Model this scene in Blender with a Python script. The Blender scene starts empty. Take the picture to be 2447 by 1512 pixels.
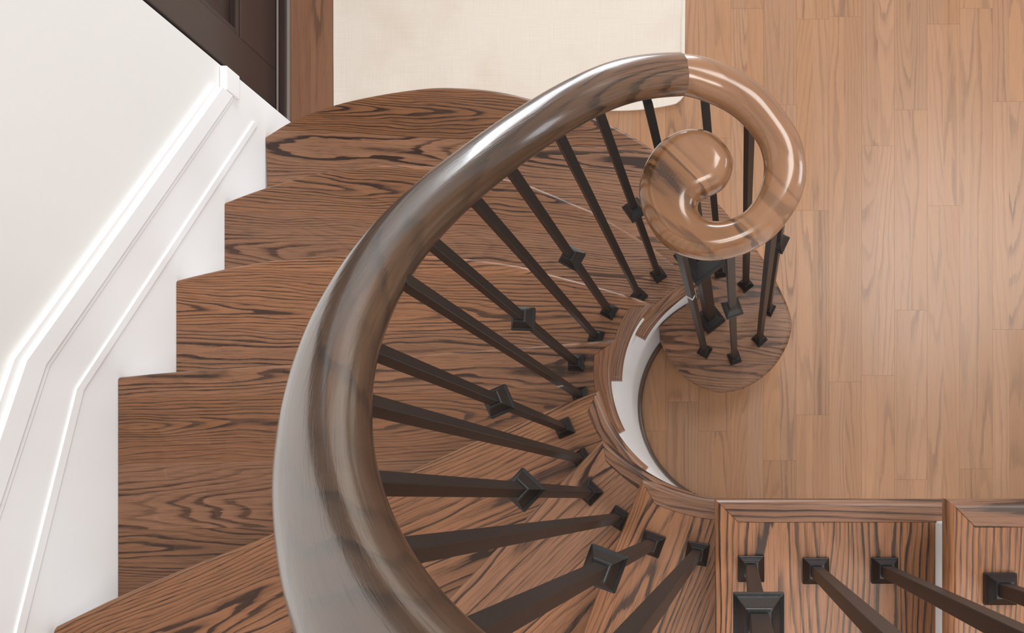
import bpy, bmesh, math, random
import numpy as np
from mathutils import Vector

random.seed(7)
rng = np.random.default_rng(11)
C = bpy.context.scene.collection
SC = bpy.context.scene

# ------------------------------------------------------------------ camera, light, exposure
CAMZ, F, NU, NV = 2.60, 2150.0, 1770.0, 1193.0     # camera height (m), focal length in pixels, pixel straight below the camera
cam = bpy.data.cameras.new('camera'); cam_o = bpy.data.objects.new('camera', cam); C.objects.link(cam_o)
cam_o.location = (0, 0, CAMZ); cam_o.rotation_euler = (0, 0, 0)
cam.sensor_fit = 'HORIZONTAL'; cam.sensor_width = 36.0; cam.lens = F / 2447.0 * 36.0
cam.shift_x = (1223.5 - NU) / 2447.0; cam.shift_y = (NV - 756.0) / 2447.0
cam.clip_start = 0.02; cam.clip_end = 60
SC.camera = cam_o

wd = bpy.data.worlds.new('world'); SC.world = wd; wd.use_nodes = True
bgn = wd.node_tree.nodes['Background']
bgn.inputs[0].default_value = (0.97, 0.985, 1.0, 1); bgn.inputs[1].default_value = 0.53

def area(name, loc, target, sx, sy, power, col):
    l = bpy.data.lights.new(name, 'AREA'); l.shape = 'RECTANGLE'; l.size = sx; l.size_y = sy
    l.energy = power; l.color = col
    o = bpy.data.objects.new(name, l); C.objects.link(o); o.location = loc
    o.rotation_euler = (Vector(target) - Vector(loc)).to_track_quat('-Z', 'Y').to_euler()
    return o
area('front_window_light', (-0.35, 4.7, 1.35), (-0.3, 0.0, 1.0), 1.5, 2.3, 128, (0.91, 0.955, 1.0))
area('side_window_light', (4.6, 1.6, 1.6), (0.0, 0.5, 1.0), 1.6, 1.8, 50, (0.92, 0.96, 1.0))
area('hall_ceiling_light', (1.7, 2.1, 5.2), (0.5, 0.7, 0), 1.7, 1.7, 75, (1.0, 0.95, 0.89))
area('stair_fill_light', (0.6, -0.9, 4.8), (0.0, 0.0, 1.2), 1.2, 1.2, 52, (1.0, 0.91, 0.82))  # added fill, no visible source: brightens the upper treads near the camera

SC.view_settings.view_transform = 'Standard'; SC.view_settings.look = 'None'
SC.view_settings.gamma = 1.0; SC.view_settings.use_curve_mapping = False
SC.view_settings.exposure = 0.06

# ------------------------------------------------------------------ helpers
R_ = 0.19                                             # riser height
def Z(k): return k * R_
def P(u, v, z):                                       # picture pixel on the level z -> plan point
    s = (CAMZ - z) / F
    return np.array([(u - NU) * s, (NV - v) * s])

def lin(c):
    return tuple(((x / 255) / 12.92 if x / 255 <= .04045 else ((x / 255 + .055) / 1.055) ** 2.4) for x in c) + (1,)

def spline(pts, n):
    """Catmull-Rom through points, resampled evenly to n."""
    p = np.array(pts, float)
    q = np.vstack([2 * p[0] - p[1], p, 2 * p[-1] - p[-2]])
    out = []
    for i in range(1, len(q) - 2):
        for t in np.linspace(0, 1, 24, endpoint=False):
            a, b, c, d = q[i - 1], q[i], q[i + 1], q[i + 2]
            out.append(.5 * (2 * b + (c - a) * t + (2 * a - 5 * b + 4 * c - d) * t * t + (3 * b - a - 3 * c + d) * t ** 3))
    out.append(p[-1]); out = np.array(out)
    L = np.r_[0, np.cumsum(np.linalg.norm(np.diff(out, axis=0), axis=1))]
    s = np.linspace(0, L[-1], n)
    return np.stack([np.interp(s, L, out[:, k]) for k in range(out.shape[1])], 1)

def smooth(a, sig):
    k = int(sig * 3) + 1
    w = np.exp(-.5 * (np.arange(-k, k + 1) / sig) ** 2); w /= w.sum()
    pre = 2 * a[0] - a[k:0:-1]; post = 2 * a[-1] - a[-2:-k - 2:-1]
    q = np.vstack([pre, a, post])
    return np.stack([np.convolve(q[:, j], w, 'valid') for j in range(a.shape[1])], 1)

def mk(name, verts, faces, mat, parent=None, smooth_=False, grain=None, tint=None, origin=None):
    me = bpy.data.meshes.new(name)
    v = np.array(verts, float).reshape(-1, 3)
    if origin is not None: v = v - np.array(origin)
    me.from_pydata([tuple(x) for x in v], [], [tuple(f) for f in faces])
    if grain is not None:
        at = me.attributes.new('grain', 'FLOAT_VECTOR', 'POINT')
        at.data.foreach_set('vector', np.array(grain, dtype=np.float32).ravel())
    if tint is not None:
        at = me.attributes.new('tint', 'FLOAT', 'POINT')
        at.data.foreach_set('value', np.full(len(v), tint, dtype=np.float32))
    if smooth_: me.polygons.foreach_set('use_smooth', [True] * len(me.polygons))
    me.materials.append(mat); me.update()
    o = bpy.data.objects.new(name, me); C.objects.link(o)
    if origin is not None: o.location = origin
    if parent is not None:
        o.parent = parent
        if origin is not None: o.location = np.array(origin) - np.array(parent.matrix_basis.translation)
        else: o.location = -np.array(parent.matrix_basis.translation)
    return o

def autosmooth(o, ang=40):
    me = o.data
    me.polygons.foreach_set('use_smooth', [True] * len(me.polygons))
    me.set_sharp_from_angle(angle=math.radians(ang))

def empty(name, loc=(0, 0, 0)):
    o = bpy.data.objects.new(name, None); C.objects.link(o); o.location = loc; o.empty_display_size = .1
    return o

def box(x0, x1, y0, y1, z0, z1, bev=0.0):
    """verts, faces of a box with (optionally) chamfered edges."""
    bm = bmesh.new(); bmesh.ops.create_cube(bm, size=1)
    for v in bm.verts:
        v.co = Vector(((x0 + x1) / 2 + v.co.x * (x1 - x0), (y0 + y1) / 2 + v.co.y * (y1 - y0), (z0 + z1) / 2 + v.co.z * (z1 - z0)))
    if bev: bmesh.ops.bevel(bm, geom=bm.edges[:], offset=bev, segments=2, affect='EDGES', profile=.6)
    bm.verts.index_update()
    vs = [tuple(v.co) for v in bm.verts]; fs = [[v.index for v in f.verts] for f in bm.faces]
    bm.free(); return vs, fs

def offset_poly(p, d):
    """move each edge i (p[i]->p[i+1]) of a CCW polygon inward by d[i]."""
    n = len(p); out = np.zeros_like(p)
    e = np.roll(p, -1, 0) - p; L = np.linalg.norm(e, axis=1, keepdims=True); e = e / L
    nrm = np.stack([-e[:, 1], e[:, 0]], 1)
    for i in range(n):
        j = (i - 1) % n
        n1, n2, d1, d2 = nrm[j], nrm[i], d[j], d[i]
        det = n1[0] * n2[1] - n1[1] * n2[0]
        if abs(det) < .08:
            m = n1 + n2; m /= np.linalg.norm(m); out[i] = p[i] + m * (d1 + d2) / 2
        else:
            x = (d1 * n2[1] - d2 * n1[1]) / det; y = (n1[0] * d2 - n2[0] * d1) / det
            out[i] = p[i] + np.array([x, y])
    return out

def slab(poly, round_, ztop, th, rad, seg=5, small=.0006):
    """a board with outline poly (CCW); edges flagged in round_ get a full nosing, the others a hair chamfer."""
    p = np.array(poly, float)
    area_ = .5 * np.sum(p[:, 0] * np.roll(p[:, 1], -1) - np.roll(p[:, 0], -1) * p[:, 1])
    r = np.array(round_, bool)
    if area_ < 0:
        p = p[::-1].copy(); r = np.roll(r[::-1], -1)
    prof = []
    for a in np.linspace(90, 0, seg): prof.append((rad * (1 - math.cos(math.radians(a))), ztop - rad + rad * math.sin(math.radians(a))))
    for a in np.linspace(0, -90, seg): prof.append((rad * (1 - math.cos(math.radians(a))), ztop - th + rad + rad * math.sin(math.radians(a))))
    V = []; n = len(p)
    for q, (ins, z) in enumerate(prof):
        sm = small if q in (0, len(prof) - 1) else 0
        d = np.where(r, ins, sm)
        pp = offset_poly(p, d)
        V += [(x, y, z) for x, y in pp]
    Fs = [list(range(n))]
    for q in range(len(prof) - 1):
        for i in range(n):
            j = (i + 1) % n
            Fs.append([q * n + i, (q + 1) * n + i, (q + 1) * n + j, q * n + j])
    Fs.append([(len(prof) - 1) * n + i for i in range(n - 1, -1, -1)])
    return np.array(V), Fs

def planar_grain(V, ang, off=(0, 0, 0), org=(0, 0)):
    c, s = math.cos(ang), math.sin(ang)
    V = np.asarray(V, float)
    x, y = V[:, 0] - org[0], V[:, 1] - org[1]
    return np.stack([x * c + y * s + off[0], -x * s + y * c + off[1], V[:, 2] + off[2]], 1)

# ------------------------------------------------------------------ materials
def oak(name, light, mid, dark, board=10.0, ring=.011, tilt=.05, contrast=1.0, rough=.32, coat=.15, pore=.5, wob=1.0, bump=.05, depth=(.015, .06), var=1.0, warm=None, spec=.5):
    m = bpy.data.materials.new(name); m.use_nodes = True
    nt = m.node_tree; N = nt.nodes; L = nt.links
    b = N['Principled BSDF']
    def node(t, **k):
        n = N.new(t)
        for a, v in k.items(): setattr(n, a, v)
        return n
    def math_(op, a, b2=None, c=None):
        n = node('ShaderNodeMath', operation=op)
        for i, x in enumerate((a, b2, c)):
            if x is None: continue
            if isinstance(x, (int, float)): n.inputs[i].default_value = x
            else: L.new(x, n.inputs[i])
        return n.outputs[0]
    def noise(vec, scale, detail=3, rough_=.55):
        mp = node('ShaderNodeMapping'); mp.inputs['Scale'].default_value = scale
        L.new(vec, mp.inputs['Vector'])
        n = node('ShaderNodeTexNoise'); n.inputs['Scale'].default_value = 1; n.inputs['Detail'].default_value = detail
        n.inputs['Roughness'].default_value = rough_
        L.new(mp.outputs[0], n.inputs['Vector']); return n.outputs[0]
    at = node('ShaderNodeAttribute', attribute_name='grain')
    ti = node('ShaderNodeAttribute', attribute_name='tint')
    sp = node('ShaderNodeSeparateXYZ'); L.new(at.outputs['Vector'], sp.inputs[0])
    X, Y, Zc = sp.outputs
    cell = math_('FLOOR', math_('DIVIDE', Y, board))
    yl = math_('SUBTRACT', math_('SUBTRACT', Y, math_('MULTIPLY', cell, board)), board / 2 if board < 5 else 0.0)
    if board >= 5: yl = Y
    key = math_('ADD', math_('MULTIPLY', cell, 3.7), math_('MULTIPLY', ti.outputs['Fac'], 91.7))
    wn = node('ShaderNodeTexWhiteNoise', noise_dimensions='1D'); L.new(key, wn.inputs['W'])
    ws = node('ShaderNodeSeparateColor'); L.new(wn.outputs['Color'], ws.inputs[0])
    r1, r2, r3 = ws.outputs
    cb = node('ShaderNodeCombineXYZ')
    L.new(math_('ADD', X, math_('MULTIPLY', r1, 7.0)), cb.inputs[0])
    L.new(math_('ADD', yl, math_('MULTIPLY', r2, 5.0)), cb.inputs[1])
    L.new(math_('ADD', Zc, math_('MULTIPLY', r3, 3.0)), cb.inputs[2])
    V = cb.outputs[0]
    n1 = noise(V, (3.2, 9, 9), 2, .5); n2 = noise(V, (1.1, 2, 2), 1, .5); n3 = noise(V, (22, 150, 150), 4, .65)
    n5 = noise(V, (4, 24, 24), 2, .5)
    yy = math_('ADD', math_('ADD', yl, math_('MULTIPLY', math_('SUBTRACT', r2, .5), min(board, .12) * .55)),
               math_('MULTIPLY', math_('SUBTRACT', n1, .5), .045 * wob))
    dd = math_('ADD', depth[0], math_('MULTIPLY', r3, depth[1]))
    tl = math_('MULTIPLY', math_('SUBTRACT', r1, .5), tilt * 2)
    zz = math_('ADD', math_('ADD', dd, math_('MULTIPLY', math_('ADD', X, math_('MULTIPLY', math_('SUBTRACT', n2, .5), 1.6)), tl)),
               math_('MULTIPLY', math_('SUBTRACT', n5, .5), .012 * wob))
    d = math_('SQRT', math_('ADD', math_('MULTIPLY', yy, yy), math_('MULTIPLY', zz, zz)))
    rg = math_('ADD', math_('DIVIDE', d, ring), math_('MULTIPLY', math_('SUBTRACT', n3, .5), .40))
    n7 = noise(V, (2.2, 26, 26), 2, .5)
    rg = math_('ADD', rg, math_('MULTIPLY', math_('SUBTRACT', n7, .5), 2.6 * wob))
    fr = math_('FRACT', rg)
    rw = node('ShaderNodeTexWhiteNoise', noise_dimensions='1D'); L.new(math_('ADD', math_('FLOOR', rg), math_('MULTIPLY', key, 13.0)), rw.inputs['W'])
    cr = node('ShaderNodeValToRGB'); L.new(fr, cr.inputs[0])
    e = cr.color_ramp.elements
    e[0].position = 0.0; e[0].color = (.25, .25, .25, 1); e[1].position = 1.0; e[1].color = (.15, .15, .15, 1)
    for pos, v in ((.07, 1.0), (.22, .95), (.34, .40), (.50, .12), (.9, .02)):
        q = e.new(pos); q.color = (v, v, v, 1)
    yn = math_('MULTIPLY', yy, 1 / .034)
    flatness = math_('ADD', .50, math_('DIVIDE', .75, math_('ADD', 1.0, math_('MULTIPLY', yn, yn))))   # flat-sawn middle of a board stains darkest
    n4 = noise(V, (1.6, 22, 22), 2, .5)                      # some rings stain darker than others
    amp = math_('MULTIPLY', math_('MULTIPLY', cr.outputs[0], math_('ADD', .10, math_('MULTIPLY', n4, 1.0))), math_('MULTIPLY', math_('MULTIPLY', math_('ADD', .40, math_('MULTIPLY', rw.outputs['Value'], 1.0)), flatness), contrast))
    po = noise(V, (16, 620, 620), 3, .65)                      # pores: short fine strokes along the grain
    pr = node('ShaderNodeValToRGB'); L.new(po, pr.inputs[0])
    pr.color_ramp.elements[0].position = .50; pr.color_ramp.elements[0].color = (0, 0, 0, 1)
    pr.color_ramp.elements[1].position = .72; pr.color_ramp.elements[1].color = (1, 1, 1, 1)
    fac = math_('ADD', amp, math_('MULTIPLY', pr.outputs[0], pore))
    fac.node.use_clamp = True
    n6 = noise(V, (2.0, 8, 8), 3, .6)
    mx = node('ShaderNodeMix', data_type='RGBA'); L.new(n6, mx.inputs[0]); mx.inputs[6].default_value = mid; mx.inputs[7].default_value = light
    hv = node('ShaderNodeHueSaturation'); L.new(mx.outputs[2], hv.inputs['Color'])
    L.new(math_('ADD', 1 - .14 * var, math_('ADD', math_('MULTIPLY', r3, .28 * var), node('ShaderNodeAttribute', attribute_name='shade').outputs['Fac'])), hv.inputs['Value'])
    L.new(math_('ADD', 1 - .08 * var, math_('MULTIPLY', r1, .16 * var)), hv.inputs['Saturation'])
    body = hv.outputs[0]
    if warm:                                                  # a piece whose wood turns lighter along its length
        wa = node('ShaderNodeAttribute', attribute_name='warm'); m3 = node('ShaderNodeMix', data_type='RGBA')
        L.new(wa.outputs['Fac'], m3.inputs[0]); L.new(body, m3.inputs[6]); m3.inputs[7].default_value = warm; body = m3.outputs[2]
    m2 = node('ShaderNodeMix', data_type='RGBA'); L.new(fac, m2.inputs[0]); L.new(body, m2.inputs[6]); m2.inputs[7].default_value = dark
    L.new(m2.outputs[2], b.inputs['Base Color'])
    b.inputs['Roughness'].default_value = rough
    b.inputs['Specular IOR Level'].default_value = spec
    b.inputs['Coat Weight'].default_value = coat; b.inputs['Coat Roughness'].default_value = max(.05, rough * .5)
    if bump:
        bp = node('ShaderNodeBump'); bp.inputs['Strength'].default_value = bump; bp.inputs['Distance'].default_value = .001
        L.new(math_('SUBTRACT', 1.0, fac), bp.inputs['Height']); L.new(bp.outputs[0], b.inputs['Normal'])
    return m

M_TREAD = oak('stained_oak_tread', lin((165, 116, 83)), lin((128, 88, 64)), lin((52, 34, 25)), board=.135, ring=.0060, tilt=.075, contrast=1.7, rough=.40, coat=.05, spec=.34, pore=.65)
M_RETURN = oak('stained_oak_return', lin((156, 108, 77)), lin((118, 80, 58)), lin((52, 34, 25)), board=10, ring=.005, tilt=.02, contrast=1.5, rough=.36, coat=.10, spec=.4, pore=.6, wob=.3)
M_FLOOR = oak('oak_floor_board', lin((177, 132, 95)), lin((156, 111, 78)), lin((98, 67, 47)), board=10, ring=.009, tilt=.07, contrast=.55, rough=.38, coat=.3, pore=.26, wob=.7, bump=.02, depth=(.01, .09), var=.65)
M_RAIL = oak('polished_dark_rail', lin((90, 68, 51)), lin((70, 52, 40)), lin((38, 30, 25)), board=10, ring=.0050, tilt=.05, contrast=.8, rough=.25, coat=.5, pore=.6, wob=.7, bump=.16, warm=lin((128, 93, 68)))
M_VOLUTE = oak('polished_warm_volute', lin((178, 131, 95)), lin((122, 84, 58)), lin((50, 36, 28)), board=10, ring=.030, tilt=.10, contrast=.8, rough=.2, coat=.6, pore=.10, wob=.9, bump=.01)
M_THRESH = oak('threshold_wood', lin((150, 106, 78)), lin((112, 75, 54)), lin((72, 48, 37)), board=10, ring=.03, contrast=.6, rough=.4, pore=.3)
M_DOOR = oak('dark_door_wood', lin((62, 45, 40)), lin((52, 38, 34)), lin((38, 28, 25)), board=10, ring=.02, contrast=.4, rough=.36, pore=.2, coat=.1)
M_SHOEM = oak('dark_shoe_wood', lin((96, 72, 54)), lin((76, 56, 42)), lin((46, 35, 28)), board=10, contrast=.5, rough=.35)

def plain(name, col, rough=.5, spec=.5, metal=0, var=.0, nscale=8, bump=0, bscale=200, coat=0):
    m = bpy.data.materials.new(name); m.use_nodes = True
    nt = m.node_tree; b = nt.nodes['Principled BSDF']
    b.inputs['Base Color'].default_value = col; b.inputs['Roughness'].default_value = rough
    b.inputs['Specular IOR Level'].default_value = spec; b.inputs['Metallic'].default_value = metal
    b.inputs['Coat Weight'].default_value = coat
    tc = nt.nodes.new('ShaderNodeTexCoord')
    if var:
        n = nt.nodes.new('ShaderNodeTexNoise'); n.inputs['Scale'].default_value = nscale; n.inputs['Detail'].default_value = 4
        nt.links.new(tc.outputs['Object'], n.inputs['Vector'])
        mx = nt.nodes.new('ShaderNodeMix'); mx.data_type = 'RGBA'
        mx.inputs[6].default_value = tuple(c * (1 - var) for c in col[:3]) + (1,); mx.inputs[7].default_value = tuple(min(1, c * (1 + var)) for c in col[:3]) + (1,)
        nt.links.new(n.outputs[0], mx.inputs[0]); nt.links.new(mx.outputs[2], b.inputs['Base Color'])
    if bump:
        n = nt.nodes.new('ShaderNodeTexNoise'); n.inputs['Scale'].default_value = bscale
        nt.links.new(tc.outputs['Object'], n.inputs['Vector'])
        bp = nt.nodes.new('ShaderNodeBump'); bp.inputs['Strength'].default_value = bump; bp.inputs['Distance'].default_value = .001
        nt.links.new(n.outputs[0], bp.inputs['Height']); nt.links.new(bp.outputs[0], b.inputs['Normal'])
    return m
M_WALL = plain('wall_paint', lin((233, 231, 228)), .75, .3, bump=.05, bscale=350)
M_TRIM = plain('white_gloss_trim', lin((246, 246, 246)), .38, .45)
M_IRON = plain('dark_bronze_iron', lin((27, 25, 25)), .38, .40, var=.25, nscale=60, bump=.15, bscale=500)
M_CHIP = plain('bare_primer', lin((190, 180, 170)), .6)
M_GAP = plain('gap_shadow_black', lin((24, 21, 20)), .7)  # near-black colour stands for the shadow in the door gap
M_SILL = plain('sill_edge_glint', lin((128, 115, 106)), .3)  # pale grey paints the window reflection on the sill's rounded edges
M_SUB = plain('subfloor', lin((60, 44, 34)), .8)

def linen():
    m = bpy.data.materials.new('cream_linen'); m.use_nodes = True
    nt = m.node_tree; N = nt.nodes; L = nt.links; b = N['Principled BSDF']
    tc = N.new('ShaderNodeTexCoord')
    def nz(scale, det=3):
        mp = N.new('ShaderNodeMapping'); mp.inputs['Scale'].default_value = scale; L.new(tc.outputs['Object'], mp.inputs['Vector'])
        n = N.new('ShaderNodeTexNoise'); n.inputs['Scale'].default_value = 1; n.inputs['Detail'].default_value = det
        L.new(mp.outputs[0], n.inputs['Vector']); return n.outputs[0]
    a = nz((4, 4, 4), 4); t1 = nz((700, 9, 1), 3); t2 = nz((9, 700, 1), 3)
    ad = N.new('ShaderNodeMath'); ad.operation = 'ADD'; L.new(t1, ad.inputs[0]); L.new(t2, ad.inputs[1])
    mr = N.new('ShaderNodeMapRange'); mr.inputs[1].default_value = .45; mr.inputs[2].default_value = 1.55; L.new(ad.outputs[0], mr.inputs[0])
    mx = N.new('ShaderNodeMix'); mx.data_type = 'RGBA'; mx.inputs[6].default_value = lin((212, 199, 185)); mx.inputs[7].default_value = lin((226, 215, 203))
    L.new(mr.outputs[0], mx.inputs[0])
    cr = N.new('ShaderNodeValToRGB'); L.new(a, cr.inputs[0])
    cr.color_ramp.elements[0].position = .34; cr.color_ramp.elements[0].color = (.93, .91, .885, 1)
    cr.color_ramp.elements[1].position = .5; cr.color_ramp.elements[1].color = (1, 1, 1, 1)
    m2 = N.new('ShaderNodeMix'); m2.data_type = 'RGBA'; m2.blend_type = 'MULTIPLY'; m2.inputs[0].default_value = 1
    L.new(mx.outputs[2], m2.inputs[6]); L.new(cr.outputs[0], m2.inputs[7]); L.new(m2.outputs[2], b.inputs['Base Color'])
    b.inputs['Roughness'].default_value = .9; b.inputs['Specular IOR Level'].default_value = .15
    bp = N.new('ShaderNodeBump'); bp.inputs['Strength'].default_value = .3; bp.inputs['Distance'].default_value = .001
    L.new(ad.outputs[0], bp.inputs['Height']); L.new(bp.outputs[0], b.inputs['Normal'])
    return m
M_LINEN = linen()

# ------------------------------------------------------------------ setting: floor boards
FX0, FX1, FY0, FY1 = -1.30, 2.2, -0.75, 2.7
vs, fs = box(FX0 - .1, FX1, FY0, FY1, -.05, -.0125)
floor = mk('floor', vs, fs, M_SUB); floor['kind'] = 'structure'
bw = 78.2 * CAMZ / F                                   # board width
x_seam0 = (1981 - NU) * CAMZ / F
known = {}                                             # ends seen in the photograph: column -> y list
def endat(u, v):
    p = P(u, v, 0); k = math.floor((p[0] - x_seam0) / bw); known.setdefault(k, []).append(p[1])
for u, v in ((2333, 20), (2255, 491), (1942, 503), (2410, 787), (2098, 897), (2190, 741), (2020, 40), (1945, 991), (1640, 960), (1700, 1030), (1560, 1030), (1610, 880), (1860, 1100), (1785, 20), (1720, 330), (2330, 1120)):
    endat(u, v)
k0 = math.floor((FX0 + .125 - x_seam0) / bw); k1 = math.ceil((FX1 - x_seam0) / bw)
for k in range(k0, k1):
    xa, xb = max(x_seam0 + k * bw, -1.1755 - .10), min(x_seam0 + (k + 1) * bw, FX1)
    if xb - xa < .02: continue
    ends = sorted(known.get(k, []))
    ys = [FY0]
    allb = list(ends)
    y = FY0 + random.uniform(.15, .9)
    while y < FY1:
        if all(abs(y - e) > .45 for e in allb): allb.append(y)
        y += random.uniform(.55, 1.1)
    ys = [FY0] + sorted(b for b in allb if FY0 + .05 < b < FY1 - .05) + [FY1]
    for a, b2 in zip(ys[:-1], ys[1:]):
        g = .00004
        dz = random.uniform(-.00015, 0)
        v, f = slab([(xa + g, a + g), (xb - g, a + g), (xb - g, b2 - g), (xa + g, b2 - g)], [False] * 4, dz, .012, .003, seg=2, small=.00012)
        gr = np.stack([v[:, 1] - a, v[:, 0] - (xa + xb) / 2, v[:, 2]], 1)
        mk('plank', v, f, M_FLOOR, floor, grain=gr, tint=random.random())

# threshold board and sill of the door at the left
v, f = box(-1.2985, -1.177, 1.0, 2.2, -.012, .004, .002)
o = mk('trim_1', v, f, M_THRESH, grain=np.stack([np.array(v)[:, 1], np.array(v)[:, 0] + 1.24, np.array(v)[:, 2]], 1), tint=.31); o['kind'] = 'structure'

# ------------------------------------------------------------------ setting: wall with its skirting
WX = -1.285                                            # wall face;  skirting face at -1.274
WEND, ARCY, ARCR = 1.072, -.22, 1.285
def wall_path(s):                                      # s runs from the door end along the wall; -> (x, y, inward normal)
    L0 = WEND - ARCY
    if s <= L0: return np.array([WX, WEND - s]), np.array([1.0, 0.0])
    a = (s - L0) / ARCR
    return np.array([-ARCR * math.cos(a), ARCY - ARCR * math.sin(a)]), np.array([math.cos(a), math.sin(a)])
S_END = WEND - ARCY + ARCR * math.radians(90)
ss = np.r_[0, np.linspace(.05, WEND - ARCY, 12), np.linspace(WEND - ARCY, S_END, 34)[1:]]
def wall_sheet(name, z0f, z1f, d0, d1, mat, parent=None, s_list=ss, sm=True):
    V = []; Fs = []
    for s in s_list:
        p, n = wall_path(s); z0, z1 = z0f(s), z1f(s)
        for d, z in ((d1, z0), (d1, z1), (d0, z1), (d0, z0)): V.append((p[0] + n[0] * d, p[1] + n[1] * d, z))
    m = len(s_list)
    for i in range(m - 1):
        for j in range(4):
            a, b2 = i * 4 + j, i * 4 + (j + 1) % 4
            Fs.append([a, b2, b2 + 4, a + 4])
    Fs.append([0, 3, 2, 1]); e = (m - 1) * 4; Fs.append([e, e + 1, e + 2, e + 3])
    o = mk(name, V, Fs, mat, parent)
    if sm: autosmooth(o, 30)
    return o
wall = wall_sheet('wall_left', lambda s: -.05, lambda s: 3.6, -.14, 0, M_WALL); wall['kind'] = 'structure'
def cap_mid(s):                                        # height of the skirting cap along the wall
    y = WEND - s
    y0, z0, z1 = .246, .99, .352
    if y >= y0: return z0 + (y - y0) * (z1 - z0) / (1.05 - y0)
    return z0 + (y0 - y) * .40
def bead_mid(s):
    y = WEND - s
    y0, z0, z1 = .212, .868, .222
    if y >= y0: return z0 + (y - y0) * (z1 - z0) / (1.01 - y0)
    return z0 + (y0 - y) * .325
sk_s = np.unique(np.r_[.004, .045, .063, .0635, .085, np.linspace(.03, WEND - .255, 10), WEND - .246, WEND - .238, WEND - .212, WEND - .2, np.linspace(WEND - .1, WEND - ARCY, 5), np.linspace(WEND - ARCY, S_END, 34)[1:]])
skirt = wall_sheet('baseboard_left', lambda s: -.02, lambda s: cap_mid(s) - .01, 0.0, .011, M_TRIM, None, sk_s); skirt['kind'] = 'structure'
sk_u = sk_s[sk_s > .0632]
wall_sheet('cap_moulding', lambda s: cap_mid(s) - .032, lambda s: cap_mid(s) + .012, .002, .0175, M_TRIM, skirt, sk_u)
wall_sheet('cap_moulding', lambda s: cap_mid(s) + .0115, lambda s: cap_mid(s) + .030, .0, .010, M_TRIM, skirt, sk_u)
wall_sheet('cap_moulding', lambda s: cap_mid(s) - .046, lambda s: cap_mid(s) - .0315, .002, .0135, M_TRIM, skirt, sk_u)
wall_sheet('bead', lambda s: bead_mid(s) - .009, lambda s: bead_mid(s) + .009, .004, .0145, M_TRIM, skirt, sk_s[sk_s > .07])
v, f = box(WX + .001, WX + .0185, WEND - .0625, WEND - .003, .325, .383, .002)
mk('end_block', v, f, M_TRIM, skirt)

# ------------------------------------------------------------------ setting: dark panelled door beyond the wall end
DX = -1.333
door = empty('door_1', (DX, 1.53, 0)); door['kind'] = 'structure'
def dpart(name, y0, y1, z0, z1, x0, x1, ax, bev=.003, t=.1):
    v, f = box(x0, x1, y0, y1, z0, z1, bev); a = np.array(v)
    g = np.stack([a[:, 2], a[:, 1] - y0, a[:, 0]], 1) if ax == 'z' else np.stack([a[:, 1], a[:, 2] - z0, a[:, 0]], 1)
    return mk(name, v, f, M_DOOR, door, grain=g, tint=t)
dpart('stile', 1.1215, 1.229, .022, 2.1, DX - .044, DX, 'z', t=.2)
dpart('stile', 1.84, 1.99, .022, 2.1, DX - .044, DX, 'z', t=.5)
dpart('bottom_rail', 1.2295, 1.8395, .022, .200, DX - .044, DX - .0005, 'y', t=.7)
dpart('middle_rail', 1.2295, 1.8395, .95, 1.1, DX - .044, DX - .0005, 'y', t=.8)
dpart('top_rail', 1.2295, 1.8395, 1.97, 2.1, DX - .044, DX - .0005, 'y', t=.9)
for z0, z1 in ((.200, .95), (1.1, 1.97)):
    dpart('panel', 1.2295, 1.8395, z0, z1, DX - .036, DX - .022, 'z', t=.35)
    dpart('raised_field', 1.30, 1.77, z0 + .07, z1 - .07, DX - .024, DX - .010, 'z', .008, t=.36)
    dpart('panel_moulding', 1.2295, 1.8395, z0 + .0005, z0 + .016, DX - .024, DX - .003, 'y', .004, t=.41)
    dpart('panel_moulding', 1.2295, 1.2455, z0 + .017, z1 - .001, DX - .024, DX - .003, 'z', .004, t=.42)
    dpart('panel_moulding', 1.8235, 1.8395, z0 + .017, z1 - .001, DX - .024, DX - .003, 'z', .004, t=.43)
dpart('sill', 1.02, 2.2, -.012, .012, -1.330, -1.3075, 'y', .004, t=.6)
for xa, xb, zt in ((-1.3072, -1.2990, .0125), (-1.3362, -1.3303, .0130)):
    v, f = box(xa, xb, 1.02, 2.2, -.012, zt, .0025); mk('sill_glint', v, f, M_SILL, door)  # thin light strips drawn in place of highlights along the sill
v, f = box(DX - .075, DX - .05, 1.0735, 1.125, .015, 2.12); mk('gap_shadow', v, f, M_GAP, door)  # dark backing painted as the shadow between wall end and stile

# ------------------------------------------------------------------ staircase
st = empty('staircase', (-.7, .4, 0))
st['label'] = 'curved oak staircase with dark-grained winder treads and white stringer'
st['category'] = 'staircase'
CX, CY = -.002, .268                                   # axis of the stair well
RE, RS, RB = .268, .294, .352                          # tread edge, stringer face, balusters
TH, NR = .029, .0095                                   # tread thickness, nosing radius
def pol(a, r): return np.array([CX + r * math.cos(math.radians(a)), CY + r * math.sin(math.radians(a))])

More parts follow.
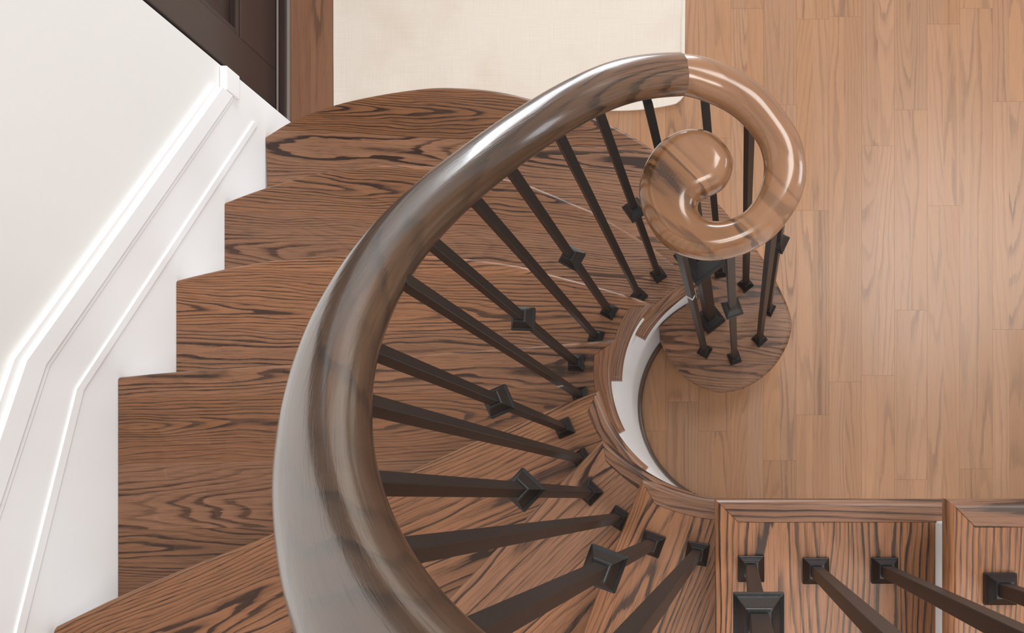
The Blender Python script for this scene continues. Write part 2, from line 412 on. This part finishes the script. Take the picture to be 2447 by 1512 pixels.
NOSE_PX = {
    1: [(634, 324), (699, 286), (798, 249), (898, 226), (997, 211), (1063, 207), (1146, 211), (1212, 221), (1288, 240), (1375, 264), (1451, 293), (1510, 324), (1560, 356), (1640, 416), (1714, 483), (1744, 517), (1812, 600), (1845, 652), (1867, 695), (1883, 731), (1892, 767), (1888, 802), (1876, 833), (1855, 867), (1824, 898), (1788, 921), (1752, 933), (1717, 936), (1681, 926), (1645, 907), (1617, 881), (1595, 850), (1577, 816)],
    2: [(536, 482), (600, 458), (699, 426), (798, 405), (881, 395), (931, 392), (1030, 395), (1130, 407), (1223, 429), (1269, 442), (1391, 493), (1424, 508), (1524, 567), (1596, 618), (1664, 679)],
    3: [(418, 668), (534, 641), (614, 626), (713, 613), (835, 607), (950, 606), (1050, 610), (1150, 620), (1249, 635), (1292, 647), (1398, 675), (1487, 700), (1563, 726)],
    4: [(276, 900), (415, 887), (581, 876), (703, 869), (1000, 846), (1331, 821), (1414, 814), (1475, 809)],
    5: [(132, 1496), (279, 1425), (483, 1339), (666, 1267), (1159, 1042), (1366, 956), (1429, 932)],
}
nose = {}
for k, px in NOSE_PX.items():
    p = np.array([P(u, v, Z(k)) for u, v in px])
    nose[k] = spline(p, {1: 150, 2: 40, 3: 36, 4: 16, 5: 12}[k])
def arc_out(p, d):                                     # from p along d to the curved wall's skirting
    d = np.array(d, float); d /= np.linalg.norm(d); r = ARCR - .011
    q = np.array(p) - np.array([0, ARCY]); b = q @ d; t = -b + math.sqrt(b * b - (q @ q - r * r)); return np.array(p) + d * t
c6 = P(1438, 1051, Z(6)); d6 = P(1076, 1423, Z(6)) - c6
c7 = P(1533, 1145, Z(7)); d7 = P(1393, 1500, Z(7)) - c7
nose[6] = np.array([arc_out(c6, d6), c6]); nose[7] = np.array([arc_out(c7, d7), c7])
X8, X9, YE = -.0315, .2037, .001
nose[8] = np.array([arc_out((X8, YE), (0, -1)), (X8, YE)]); nose[9] = np.array([(X9, -1.49), (X9, YE)]); 
for q in (10, 11, 12): nose[q] = np.array([(X9 + .2352 * (q - 9), -1.49), (X9 + .2352 * (q - 9), YE)])
# true up the wall ends on the skirting face
for k in (1, 2, 3, 4, 5): nose[k][0, 0] = max(nose[k][0, 0], WX + .0115) if k < 5 else nose[k][0, 0]
def back_off(line, d):
    """a polyline running wall -> well shifted to the back of its step (its right-hand side) by d."""
    e = np.gradient(line, axis=0); e /= np.linalg.norm(e, axis=1, keepdims=True)
    return line + np.stack([e[:, 1], -e[:, 0]], 1) * d
theta = {k: math.degrees(math.atan2(nose[k][-1, 1] - CY, nose[k][-1, 0] - CX)) % 360 for k in range(2, 9)}
RW = .031                                              # width of the return strip

def ext_line(line, d_in, d_out):                       # lengthen both ends
    a, b2 = line[0], line[-1]
    u0 = (line[0] - line[1]); u0 /= np.linalg.norm(u0); u1 = line[-1] - line[-2]; u1 /= np.linalg.norm(u1)
    return np.vstack([a + u0 * d_out, line[1:-1], b2 + u1 * d_in])
def cut_at_radius(line, r):
    """drop the well end of a polyline inside radius r from the axis and end exactly on it."""
    c = np.array([CX, CY]); out = []
    for i in range(len(line)):
        if np.linalg.norm(line[i] - c) >= r: out.append(line[i])
        else:
            a, b2 = line[i - 1], line[i]; lo, hi = 0., 1.
            for _ in range(40):
                t = (lo + hi) / 2
                if np.linalg.norm(a + (b2 - a) * t - c) > r: lo = t
                else: hi = t
            out.append(a + (b2 - a) * lo); break
    return np.array(out)
def mitre_point(k):
    """point on the strip's outer circle as far from the nosing line as the strip is wide."""
    a, b2 = nose[k][-2], nose[k][-1]; e = (b2 - a) / np.linalg.norm(b2 - a); n = np.array([e[1], -e[0]])
    a0 = ang(b2); best = None
    for da in np.arange(-12, 25, .05):
        p = pol(a0 + da, RE + RW); dd = (p - b2) @ n
        if dd >= RW * .95: return p
    return pol(a0 + 6, RE + RW)
def ang(p): return math.degrees(math.atan2(p[1] - CY, p[0] - CX)) % 360

grain_dir = {1: math.radians(-3), 2: math.radians(-4), 3: math.radians(-1), 4: math.radians(1)}
for k in (5, 6, 7):
    d = nose[k][-1] - nose[k][0]; grain_dir[k] = math.atan2(d[1], d[0])
for q in (8, 9, 10, 11): grain_dir[q] = math.radians(90)
TINT = {1: .112, 2: .233, 3: .371, 4: .477, 5: .589, 6: .631, 7: .745, 8: .853, 9: .917, 10: .155, 11: .284}
SHADE = {1: -.20, 2: -.06, 3: .02, 4: -.21, 5: -.10, 6: .02, 7: .08, 8: .12, 9: .08, 10: .0, 11: .0}   # boards of lighter and darker wood
treads = {}
for k in range(1, 12):
    front = nose[k]
    back = back_off(nose[k + 1], .032)                 # riser line of the next step
    if k == 1:
        bk = cut_at_radius(ext_line(back, .05, 0), RS + .004)
        a0, a1 = ang(bk[-1]), 140.0
        arc = np.array([pol(a, RS - .004) for a in np.linspace(a1, a0, 14)])
        poly = np.vstack([front, arc[1:], bk[::-1]])
        rnd = [True] * (len(front) - 1) + [False] * (len(poly) - len(front) + 1)
    elif k <= 7:
        fr = front; MP = mitre_point(k)
        bk = cut_at_radius(ext_line(back, .05, 0), RE + RW)
        a0, a1 = ang(MP), ang(bk[-1])
        arc = np.array([pol(a, RE + RW) for a in np.linspace(a0, a1, 10)])
        outer = []
        if k >= 5:                                     # follow the curved wall at the outer end
            def oa(p): return math.atan2(ARCY - p[1], -p[0])
            for a in np.linspace(oa(bk[0]), oa(fr[0]), 12)[1:-1]:
                if a > 0: outer.append((-(ARCR - .0115) * math.cos(a), ARCY - (ARCR - .0115) * math.sin(a)))
                else: outer.append((WX + .0115, ARCY - (ARCR) * math.sin(a)))
        else: bk[0, 0] = WX + .0115
        poly = np.vstack([fr, arc[:-1], bk[::-1]] + ([np.array(outer)] if outer else []))
        rnd = [True] * (len(fr) - 1) + [False] * (len(poly) - len(fr) + 1)
    else:
        x0, x1 = nose[k][0, 0], nose[k + 1][0, 0] + .032
        poly = np.array([(x0, -1.46), (x0, YE - .0285), (x1, YE - .0285), (x1, -1.46)]); rnd = [True, False, False, False]
        if k == 9: x1 = poly[2, 0]
        # mitre: the front edge runs on to the corner
    if k >= 8:
        poly = np.insert(poly, 1, (x0, YE), axis=0); poly[2] = (x0 + .0285, YE - .0285); rnd = [True, False, False, False, False]
    v, f = slab(poly, rnd, Z(k), TH, NR)
    g = planar_grain(v, grain_dir[k], (0, .02 * k, 0), org=(-.6, .3))
    o = mk('tread', v, f, M_TREAD, st, grain=g, tint=TINT[k]); autosmooth(o, 35); treads[k] = o
    at = o.data.attributes.new('shade', 'FLOAT', 'POINT'); at.data.foreach_set('value', np.full(len(v), SHADE[k], dtype=np.float32))
    if k == 1: o['label'] = 'lowest step with a round bullnose end under the volute'
    # the return strip along the well, mitred to the front nosing
    if k >= 2:
        if k <= 7:
            a0 = ang(nose[k][-1]); a_end = theta[k + 1] + (13.5 if k < 7 else 0) if k < 7 else 263.0
            r0 = np.linalg.norm(nose[k][-1] - np.array([CX, CY]))
            n_ = 22; aa = np.linspace(a0, a_end, n_)
            rr = RE + (r0 - RE) * np.exp(-np.linspace(0, 5, n_))
            inn = [pol(a, r) for a, r in zip(aa, rr)]
            if k == 7: inn = [p for p in inn if p[0] < X8 - .005] + [np.array([X8 + .03, YE])]
            lim = ang(MP)
            outp = [pol(a, RE + RW) for a in np.linspace(a_end if k < 7 else ang((X8 + .03, YE - RW)), lim, n_)]
            pl = np.vstack([inn, outp]); rn = [True] * (n_ if k < 7 else len(inn)) + [False] * (len(pl) - (n_ if k < 7 else len(inn)))
            if k == 7: rn[len(inn) - 1] = False
            v, f = slab(pl, rn, Z(k), TH, NR)
            vv = np.array(v); th = np.unwrap(np.arctan2(vv[:, 1] - CY, vv[:, 0] - CX) % (2 * math.pi)); rad = np.hypot(vv[:, 0] - CX, vv[:, 1] - CY)
            g = np.stack([(np.arctan2(vv[:, 1] - CY, vv[:, 0] - CX) % (2 * math.pi)) * .28, rad - .25, vv[:, 2]], 1)
        else:
            x0, x1 = nose[k][0, 0], nose[k + 1][0, 0] + .06
            v, f = slab([(x0, YE), (x0 + .0285, YE - .0285), (x1, YE - .0285), (x1, YE)], [False, False, True, True], Z(k), TH, NR)
            g = np.stack([v[:, 0], v[:, 1], v[:, 2]], 1)
        r = mk('return_nosing', v, f, M_RETURN, o, grain=g, tint=random.random()); autosmooth(r, 35)
        r.location = (0, 0, 0)

# risers: white boards set back under each nosing
def ribbon(name, line, z0, z1, th, mat, parent):
    e = np.gradient(line, axis=0); e /= np.linalg.norm(e, axis=1, keepdims=True); n = np.stack([e[:, 1], -e[:, 0]], 1)
    V = []; Fs = []
    for p, q in zip(line, line + n * th): V += [(p[0], p[1], z0), (p[0], p[1], z1), (q[0], q[1], z1), (q[0], q[1], z0)]
    m = len(line)
    for i in range(m - 1):
        for j in range(4):
            a, b2 = i * 4 + j, i * 4 + (j + 1) % 4; Fs.append([a, a + 4, b2 + 4, b2])
    Fs.append([0, 1, 2, 3]); e_ = (m - 1) * 4; Fs.append([e_, e_ + 3, e_ + 2, e_ + 1])
    o = mk(name, V, Fs, mat, parent); autosmooth(o, 30); return o
for k in range(1, 12):
    ln = back_off(nose[k], .030)
    if k == 1:
        ln = smooth(ln, 1.5); ln[0] = (WX + .012, ln[0, 1]); z0 = 0.0005
        ln = np.array([p for p in ln if not (np.linalg.norm(p - np.array([CX, CY])) < RS + .001 and p[0] < -.17)])
    else:
        z0 = Z(k - 1) + .0002
        ln = cut_at_radius(ext_line(ln, .05, 0), RS + .0005) if k <= 7 else np.array([(ln[0, 0], -1.45), (ln[0, 0], YE - .029)])
        if k <= 4: ln[0, 0] = WX + .012
    ribbon('riser', ln, z0, Z(k) - TH - .0003, .0015 if k > 1 else .012, M_TRIM, st)

# curved white stringer that carries the inner ends of the treads
V = []; Fs = []; pts = []
for a in np.arange(113.0, 270.1, 1.5):
    k = max([1] + [q for q in range(2, 9) if theta[q] + 5.5 <= a]); pts.append((pol(a, RS), pol(a, RS + .014), Z(k) - TH - .0004 if k > 1 else Z(1) + .16 - .03))
sx = X9 + .0312
for x, k in ((.02, 8), (sx, 8), (sx + .0004, 9), (sx + .2352, 9), (sx + .2356, 10), (sx + .47, 10), (sx + .4704, 11), (.66, 11)):
    y0 = CY - RS; pts.append((np.array([x, y0]), np.array([x, y0 - .0025]), Z(k) - TH - .0004))
for (p, q, z) in pts: V += [(p[0], p[1], .0005), (p[0], p[1], z), (q[0], q[1], z), (q[0], q[1], .0005)]
for i in range(len(pts) - 1):
    for j in range(4):
        a, b2 = i * 4 + j, i * 4 + (j + 1) % 4; Fs.append([a, a + 4, b2 + 4, b2])
Fs.append([0, 1, 2, 3]); e_ = (len(pts) - 1) * 4; Fs.append([e_, e_ + 3, e_ + 2, e_ + 1])
o = mk('stringer', V, Fs, M_TRIM, st); autosmooth(o, 30)
# dark shoe moulding where the stringer meets the floor
V = []; Fs = []; line = [pol(a, RS - .0005) for a in np.arange(139, 270.1, 2)] + [np.array([x, CY - RS]) for x in np.arange(.02, .67, .05)]
line = np.array(line); e = np.gradient(line, axis=0); e /= np.linalg.norm(e, axis=1, keepdims=True); nn = np.stack([-e[:, 1], e[:, 0]], 1)
prof = [(0, .0003), (.011, .0003), (.011, .006), (.0095, .012), (.006, .0165), (0, .018)]
G = []
S = np.r_[0, np.cumsum(np.linalg.norm(np.diff(line, axis=0), axis=1))]
for p, n, s in zip(line, nn, S):
    for d, z in prof: V.append((p[0] + n[0] * d, p[1] + n[1] * d, z)); G.append((s, d, z))
m = len(prof)
for i in range(len(line) - 1):
    for j in range(m - 1): a = i * m + j; Fs.append([a, a + m, a + m + 1, a + 1])
Fs.append(list(range(m))[::-1])
o = mk('shoe_moulding', V, Fs, M_SHOEM, st, grain=G, tint=.5); autosmooth(o, 50)

# ------------------------------------------------------------------ railing
rl = empty('stair_railing', (-.35, .3, 0))
rl['label'] = 'dark wood handrail ending in a volute on dark iron square balusters'
rl['category'] = 'railing'
# centre line: level volute start -> helix over the balusters -> straight flight
HT = np.array([(118, 1.356), (125, 1.368), (132, 1.384), (144, 1.424), (157, 1.493), (170, 1.586), (183, 1.692), (195, 1.793), (206, 1.889), (217, 1.985), (226, 2.066), (234, 2.136), (241, 2.198), (250, 2.275), (260, 2.352), (270, 2.425)])
def zr(a): return np.interp(a, HT[:, 0], HT[:, 1])
def Pd(u, v, D): s = D / F; return np.array([(u - NU) * s, (NV - v) * s, CAMZ - D])
cen = [Pd(1626, 177.5, 1.297), Pd(1577, 177, 1.279), Pd(1530, 184.5, 1.262)]
for a in np.arange(118, 270.5, 4): p = pol(a, RB); cen.append(np.array([p[0], p[1], zr(a)]))
for x in (.05, .11, .18, .26, .34, .45, .58, .72, .86): cen.append(np.array([x, CY - RB, 2.43 + (x - .0) * .79]))
cl = smooth(spline(cen, 300), 4)
A_, B_ = .0288, .0272
def sweep(cl, a, b2, nseg=36, ex=2.15):
    t = np.gradient(cl, axis=0); t /= np.linalg.norm(t, axis=1, keepdims=True)
    side = np.cross(t, (0, 0, 1.0)); side /= np.linalg.norm(side, axis=1, keepdims=True); up = np.cross(side, t)
    ph = np.linspace(0, 2 * math.pi, nseg, endpoint=False)
    cx = np.sign(np.cos(ph)) * np.abs(np.cos(ph)) ** (2 / ex) * a; cz = np.sign(np.sin(ph)) * np.abs(np.sin(ph)) ** (2 / ex) * b2
    S = np.r_[0, np.cumsum(np.linalg.norm(np.diff(cl, axis=0), axis=1))]
    V = []; G = []; Fs = []
    for p, s_, u_, sl in zip(cl, side, up, S):
        for x, z in zip(cx, cz): V.append(p + s_ * x + u_ * z); G.append((sl, x, z))
    n = nseg; m = len(cl)
    for i in range(m - 1):
        for j in range(n): k = (j + 1) % n; Fs.append([i * n + j, i * n + k, (i + 1) * n + k, (i + 1) * n + j])
    Fs.append(list(range(n))[::-1]); Fs.append([(m - 1) * n + j for j in range(n)])
    return V, Fs, G
v, f, g = sweep(cl, A_, B_)
hr = mk('handrail', v, f, M_RAIL, rl, grain=g, tint=.27); autosmooth(hr, 50)
at = hr.data.attributes.new('warm', 'FLOAT', 'POINT'); at.data.foreach_set('value', np.clip(1 - np.array(g)[:, 0] / .36, 0, 1).astype(np.float32) ** 1.5)

# volute: tube curling into a flat rounded eye, built between its outer and inner outline on a level plane
DV = 1.325; ZV = CAMZ - DV
pairs = [((1629, 126.5), (1621, 228)), ((1668, 131), (1655, 234)), ((1705, 140), (1686, 245)), ((1745, 156), (1712, 255)), ((1788, 181), (1741, 271)), ((1827, 207), (1767, 291)), ((1857, 239), (1788, 313)),
         ((1887, 283), (1805, 335)), ((1909, 318), (1815, 352)), ((1923, 362), (1823, 378)), ((1928, 408), (1826, 403)), ((1923, 449), (1823, 430)), ((1909, 487), (1813, 458)), ((1889, 519), (1800, 482)),
         ((1853, 562), (1782, 504)), ((1817, 588), (1760, 518)), ((1778, 608), (1737, 526)), ((1728, 621), (1712, 528.5)), ((1688, 624), (1695, 526)), ((1649, 617), (1682, 521)), ((1611, 603), (1674, 513)),
         ((1579, 580), (1669, 505)), ((1556, 548), (1667, 498)), ((1538, 515), (1667, 492)), ((1526, 471), (1668, 487)), ((1527, 438), (1671, 482)), ((1535, 406), (1676, 477)), ((1549, 376), (1684, 473)),
         ((1571, 346), (1693, 470)), ((1599, 323), (1703, 466)), ((1629, 311), (1715, 461)), ((1663, 306.5), (1728, 453)), ((1697, 314), (1738, 442)), ((1726, 335), (1746, 427)), ((1744, 360), (1751, 411)), ((1751, 378), (1753, 396))]
po = np.array([q[0] for q in pairs], float); pi = np.array([q[1] for q in pairs], float)
NS = 150
both = spline(np.hstack([po, pi]), NS)
both = np.vstack([both[:1], smooth(both, 1.6)[1:-1], both[-1:]])
po, pi = both[:, :2], both[:, 2:]
def DVi(i): return np.interp(i / NS, [0, .10, .2, .32, 1], [1.298, 1.308, 1.316, 1.323, 1.326])
rho = .0285
def shrink(px, inward, D):                              # the silhouette of a round edge seen at a slant lies outside its middle line
    w = np.array([(px[0] - NU) / F, (NV - px[1]) / F]); n = -inward / np.linalg.norm(inward)
    k = (w @ n) ** 2
    return w * D + (-n) * rho * (math.sqrt(1 + k) - 1)
OO = []; II = []
for i in range(NS):
    D = DVi(i); dv = (pi[i] - po[i]) * np.array([1, -1])
    OO.append(shrink(po[i], dv, D)); II.append(shrink(pi[i], -dv, D))
OO = np.array(OO); II = np.array(II)
outl = np.vstack([OO, II[::-1]])
def seg_dist(p, a, b2):
    ab = b2 - a; t = np.clip(((p[:, None, :] - a) * ab).sum(-1) / np.maximum((ab * ab).sum(-1), 1e-12), 0, 1)
    return np.min(np.linalg.norm(p[:, None, :] - (a + ab * t[..., None]), axis=-1), axis=1)
NT = 29
tt = .5 - .5 * np.cos(np.linspace(0, math.pi, NT))
V = []; G = []; Fs = []
flat = np.array([OO[i] + (II[i] - OO[i]) * t for i in range(NS) for t in tt])
edge_a = outl; edge_b = np.roll(outl, -1, 0)
keep = np.ones(len(outl), bool); keep[-1] = False        # the joint with the handrail is not an edge
dist = seg_dist(flat, edge_a[keep], edge_b[keep])
hh = rho * .96 * np.sqrt(np.clip(1 - (1 - np.clip(dist / rho, 0, 1)) ** 2, 0, 1))
S = np.r_[0, np.cumsum(np.linalg.norm(np.diff((OO + II) / 2, axis=0), axis=1))]
for sgn in (1, -1):
    for i in range(NS):
        for j in range(NT):
            q = flat[i * NT + j]; h = hh[i * NT + j] * sgn
            V.append((q[0], q[1], CAMZ - DVi(i) + h)); G.append((q[0] * .7 - q[1] * .7, q[0] * .7 + q[1] * .7 - .28, h))
off = NS * NT
for i in range(NS - 1):
    for j in range(NT - 1):
        a = i * NT + j; Fs.append([a, a + 1, a + NT + 1, a + NT]); Fs.append([off + a, off + a + NT, off + a + NT + 1, off + a + 1])
bm = bmesh.new(); lay = bm.verts.layers.float_vector.new('grain'); bv = [bm.verts.new(x) for x in V]
for x, g_ in zip(bv, G): x[lay] = g_
for q in Fs: bm.faces.new([bv[j] for j in q])
bmesh.ops.remove_doubles(bm, verts=bm.verts[:], dist=.0003)
bmesh.ops.dissolve_degenerate(bm, edges=bm.edges[:], dist=.0001)
bmesh.ops.recalc_face_normals(bm, faces=bm.faces[:])
bound = [e for e in bm.edges if e.is_boundary]
if bound: bmesh.ops.holes_fill(bm, edges=bound, sides=0)
bm.verts.index_update(); me = bpy.data.meshes.new('volute'); bm.to_mesh(me); bm.free()
at = me.attributes.new('tint', 'FLOAT', 'POINT'); at.data.foreach_set('value', np.full(len(me.vertices), .61, dtype=np.float32))
me.materials.append(M_VOLUTE); vo = bpy.data.objects.new('volute', me); C.objects.link(vo); vo.parent = rl; vo.location = -rl.location
autosmooth(vo, 60)

# square sections stacked along z: list of (half width, z)
def square_stack(levels):
    V = []; Fs = []
    for h, z in levels: V += [(-h, -h, z), (h, -h, z), (h, h, z), (-h, h, z)]
    for i in range(len(levels) - 1):
        for j in range(4): a, b2 = i * 4 + j, i * 4 + (j + 1) % 4; Fs.append([a, b2, b2 + 4, a + 4])
    Fs.append([3, 2, 1, 0]); e = (len(levels) - 1) * 4; Fs.append([e, e + 1, e + 2, e + 3])
    return V, Fs
def mesh_of(name, V, Fs, mat, bev=.0):
    me = bpy.data.meshes.new(name); me.from_pydata(V, [], Fs); me.materials.append(mat)
    if bev:
        bm = bmesh.new(); bm.from_mesh(me)
        bmesh.ops.bevel(bm, geom=[e for e in bm.edges if e.calc_face_angle(0) > .3], offset=bev, segments=1, affect='EDGES'); bm.to_mesh(me); bm.free()
    me.update(); return me
ME_SHOE = mesh_of('shoe', *square_stack([(.0157, .0002), (.0157, .009), (.0142, .0105), (.0142, .012), (.0095, .021), (.0088, .0235)]), M_IRON, .0006)
kn = [(.0076, -.027), (.0096, -.026), (.0100, -.023), (.0150, -.008), (.0150, -.006), (.0178, -.004)]
ME_KNUCK = mesh_of('collar', *square_stack(kn + [(h, -z) for h, z in kn[::-1]]), M_IRON, .0005)
def child(name, me, parent, z, rot=0):
    o = bpy.data.objects.new(name, me); C.objects.link(o); o.parent = parent; o.location = (0, 0, z); return o
HB = .0066
def baluster(x, y, k, rot, ztop, knuckle=None):
    L = ztop - Z(k)
    v, f = square_stack([(HB, .0004), (HB, L)])
    me = mesh_of('baluster', v, f, M_IRON, .0008)
    o = bpy.data.objects.new('baluster', me); C.objects.link(o); o.parent = rl
    o.location = Vector((x, y, Z(k))) - rl.location; o.rotation_euler = (0, 0, rot)
    child('shoe', ME_SHOE, o, 0)
    if knuckle:
        child('collar', ME_KNUCK, o, knuckle); o['label'] = 'iron baluster with a flared square collar'
    return o
SH = {  # tread -> shoes in the picture (u, v, collar)
    2: [(1573, 655, 1), (1527, 706, 0)], 3: [(1455, 742, 1), (1424, 804, 0)], 4: [(1376, 866, 1), (1386, 944, 0)],
    5: [(1347, 1022, 1), (1389, 1096, 0)], 6: [(1409, 1177, 1), (1478, 1238, 0)], 7: [(1557, 1300, 1), (1666, 1323, 0)],
    8: [(1795, 1359, 1), (1950, 1364, 0), (2115, 1363, 0)], 9: [(2392, 1407, 0)]}
bal = {}
for k, L in SH.items():
    for i, (u, v, kn_) in enumerate(L):
        p = P(u, v, Z(k)+.008)
        a = ang(p)
        if k >= 8: zt = 2.43 + p[0] * .79 - .012; rot = 0
        else: zt = float(zr(a)) - .012; rot = math.radians(a - 270)
        bal[(k, i)] = baluster(p[0], p[1], k, rot, zt, (.45 if k > 2 else .50) if kn_ else None)
# balusters on the bullnose step; their heads meet the volute
for u, v, rot, kn_ in ((1646, 664, 20, 0), (1721, 648, 10, 0), (1782, 679, 38, 0), (1836, 738, 65, 1), (1815, 810, 42, 0), (1755, 855, 20, 1), (1684, 838, -30, 0)):
    p = P(u, v, Z(1)+.006); last = baluster(p[0], p[1], 1, math.radians(rot), ZV - .010, .63 if kn_ else None)
# chips of bare metal on one baluster
b5 = bal[(4, 1)]
v, f = box(-.0070, .0070, -.0070, .004, .20, .214, .001)
o = mk('paint_chip', v, f, M_CHIP); o.parent = b5; o.location = (0, 0, 0)
v, f = box(-.0071, .0071, -.0071, .003, .655, .668, .001)
o = mk('paint_chip', v, f, M_CHIP); o.parent = last; o.location = (0, 0, 0)
# the newel post in the middle of the bullnose step
pn = P(1697, 762, Z(1))
nw = bpy.data.objects.new('newel_post', mesh_of('newel_post', *square_stack([(.0125, .0004), (.0125, ZV - Z(1) - .012)]), M_IRON, .001)); C.objects.link(nw); nw.parent = rl
nw.location = Vector((pn[0], pn[1], Z(1))) - rl.location; nw.rotation_euler = (0, 0, math.radians(38))
child('base_shoe', mesh_of('base_shoe', *square_stack([(.0300, .0002), (.0300, .014), (.0275, .017), (.0275, .020), (.0165, .036), (.0155, .040)]), M_IRON, .001), nw, 0)
kb = [(.0135, -.044), (.0170, -.042), (.0180, -.040), (.0330, -.012), (.0330, -.009), (.0385, -.006)]
child('collar', mesh_of('newel_collar', *square_stack(kb + [(h, -z) for h, z in kb[::-1]]), M_IRON, .0008), nw, .60)

# ------------------------------------------------------------------ rug by the door
rx0, rx1, ry0, ry1 = -1.1745, P(1639, 0, 0)[0], P(0, 266, 0)[1], 2.05
nx, ny = 84, 76
V = []; Fs = []
for j in range(ny + 1):
    for i in range(nx + 1):
        s, t = i / nx, j / ny
        x = rx0 + (rx1 - rx0) * s; y0 = ry0
        r = max(0, (s - .80) / .20); y0 += .026 * r ** 2.2 + (.02 * max(0, (s - .97) / .03) ** 2)
        y = y0 + (ry1 - y0) * t
        x -= .004 * math.sin(t * 5 + 1) * (s > .5) * s
        z = .0045 + .0012 * math.sin(x * 9 + y * 4) * math.sin(y * 7 - x * 3) + .0008 * math.sin(x * 23 + 2 * math.sin(y * 11))
        ed = min(1, min(s, 1 - s) * 40, t * 40); z = max(.0025, z) + .0012 * (1 - ed)
        V.append((x, y, z))
top = len(V); V += [(x, y, .0006) for x, y, z in V]
W = nx + 1
for j in range(ny):
    for i in range(nx):
        a = j * W + i; Fs.append([a, a + 1, a + W + 1, a + W]); Fs.append([top + a, top + a + W, top + a + W + 1, top + a + 1])
rim = [i for i in range(W)] + [j * W + nx for j in range(1, ny + 1)] + [ny * W + i for i in range(nx - 1, -1, -1)] + [j * W for j in range(ny - 1, 0, -1)]
for a, b2 in zip(rim, rim[1:] + rim[:1]): Fs.append([a, top + a, top + b2, b2])
rug = mk('rug', V, Fs, M_LINEN, None, origin=((rx0 + rx1) / 2, 1.5, 0)); autosmooth(rug, 50)
rug['label'] = 'cream woven linen rug on the wooden floor beside the dark door'; rug['category'] = 'rug'
# stitched hem along the free edge
V2 = []; F2 = []
rows = [(rx1 - .0005 - .004 * math.sin((j / ny) * 5 + 1), None) for j in range(ny + 1)]
for j in range(6, ny + 1):
    a = V[j * W + nx]
    for dx, z in ((-.010, .0062), (-.008, .0078), (-.003, .0082), (.0012, .0060), (.0016, .001)): V2.append((a[0] + dx, a[1], z))
for j in range(ny - 6):
    for q in range(4): a = j * 5 + q; F2.append([a, a + 1, a + 6, a + 5])
hm = mk('hem', V2, F2, M_LINEN); hm.parent = rug; hm.location = -np.array(rug.location); autosmooth(hm, 60)
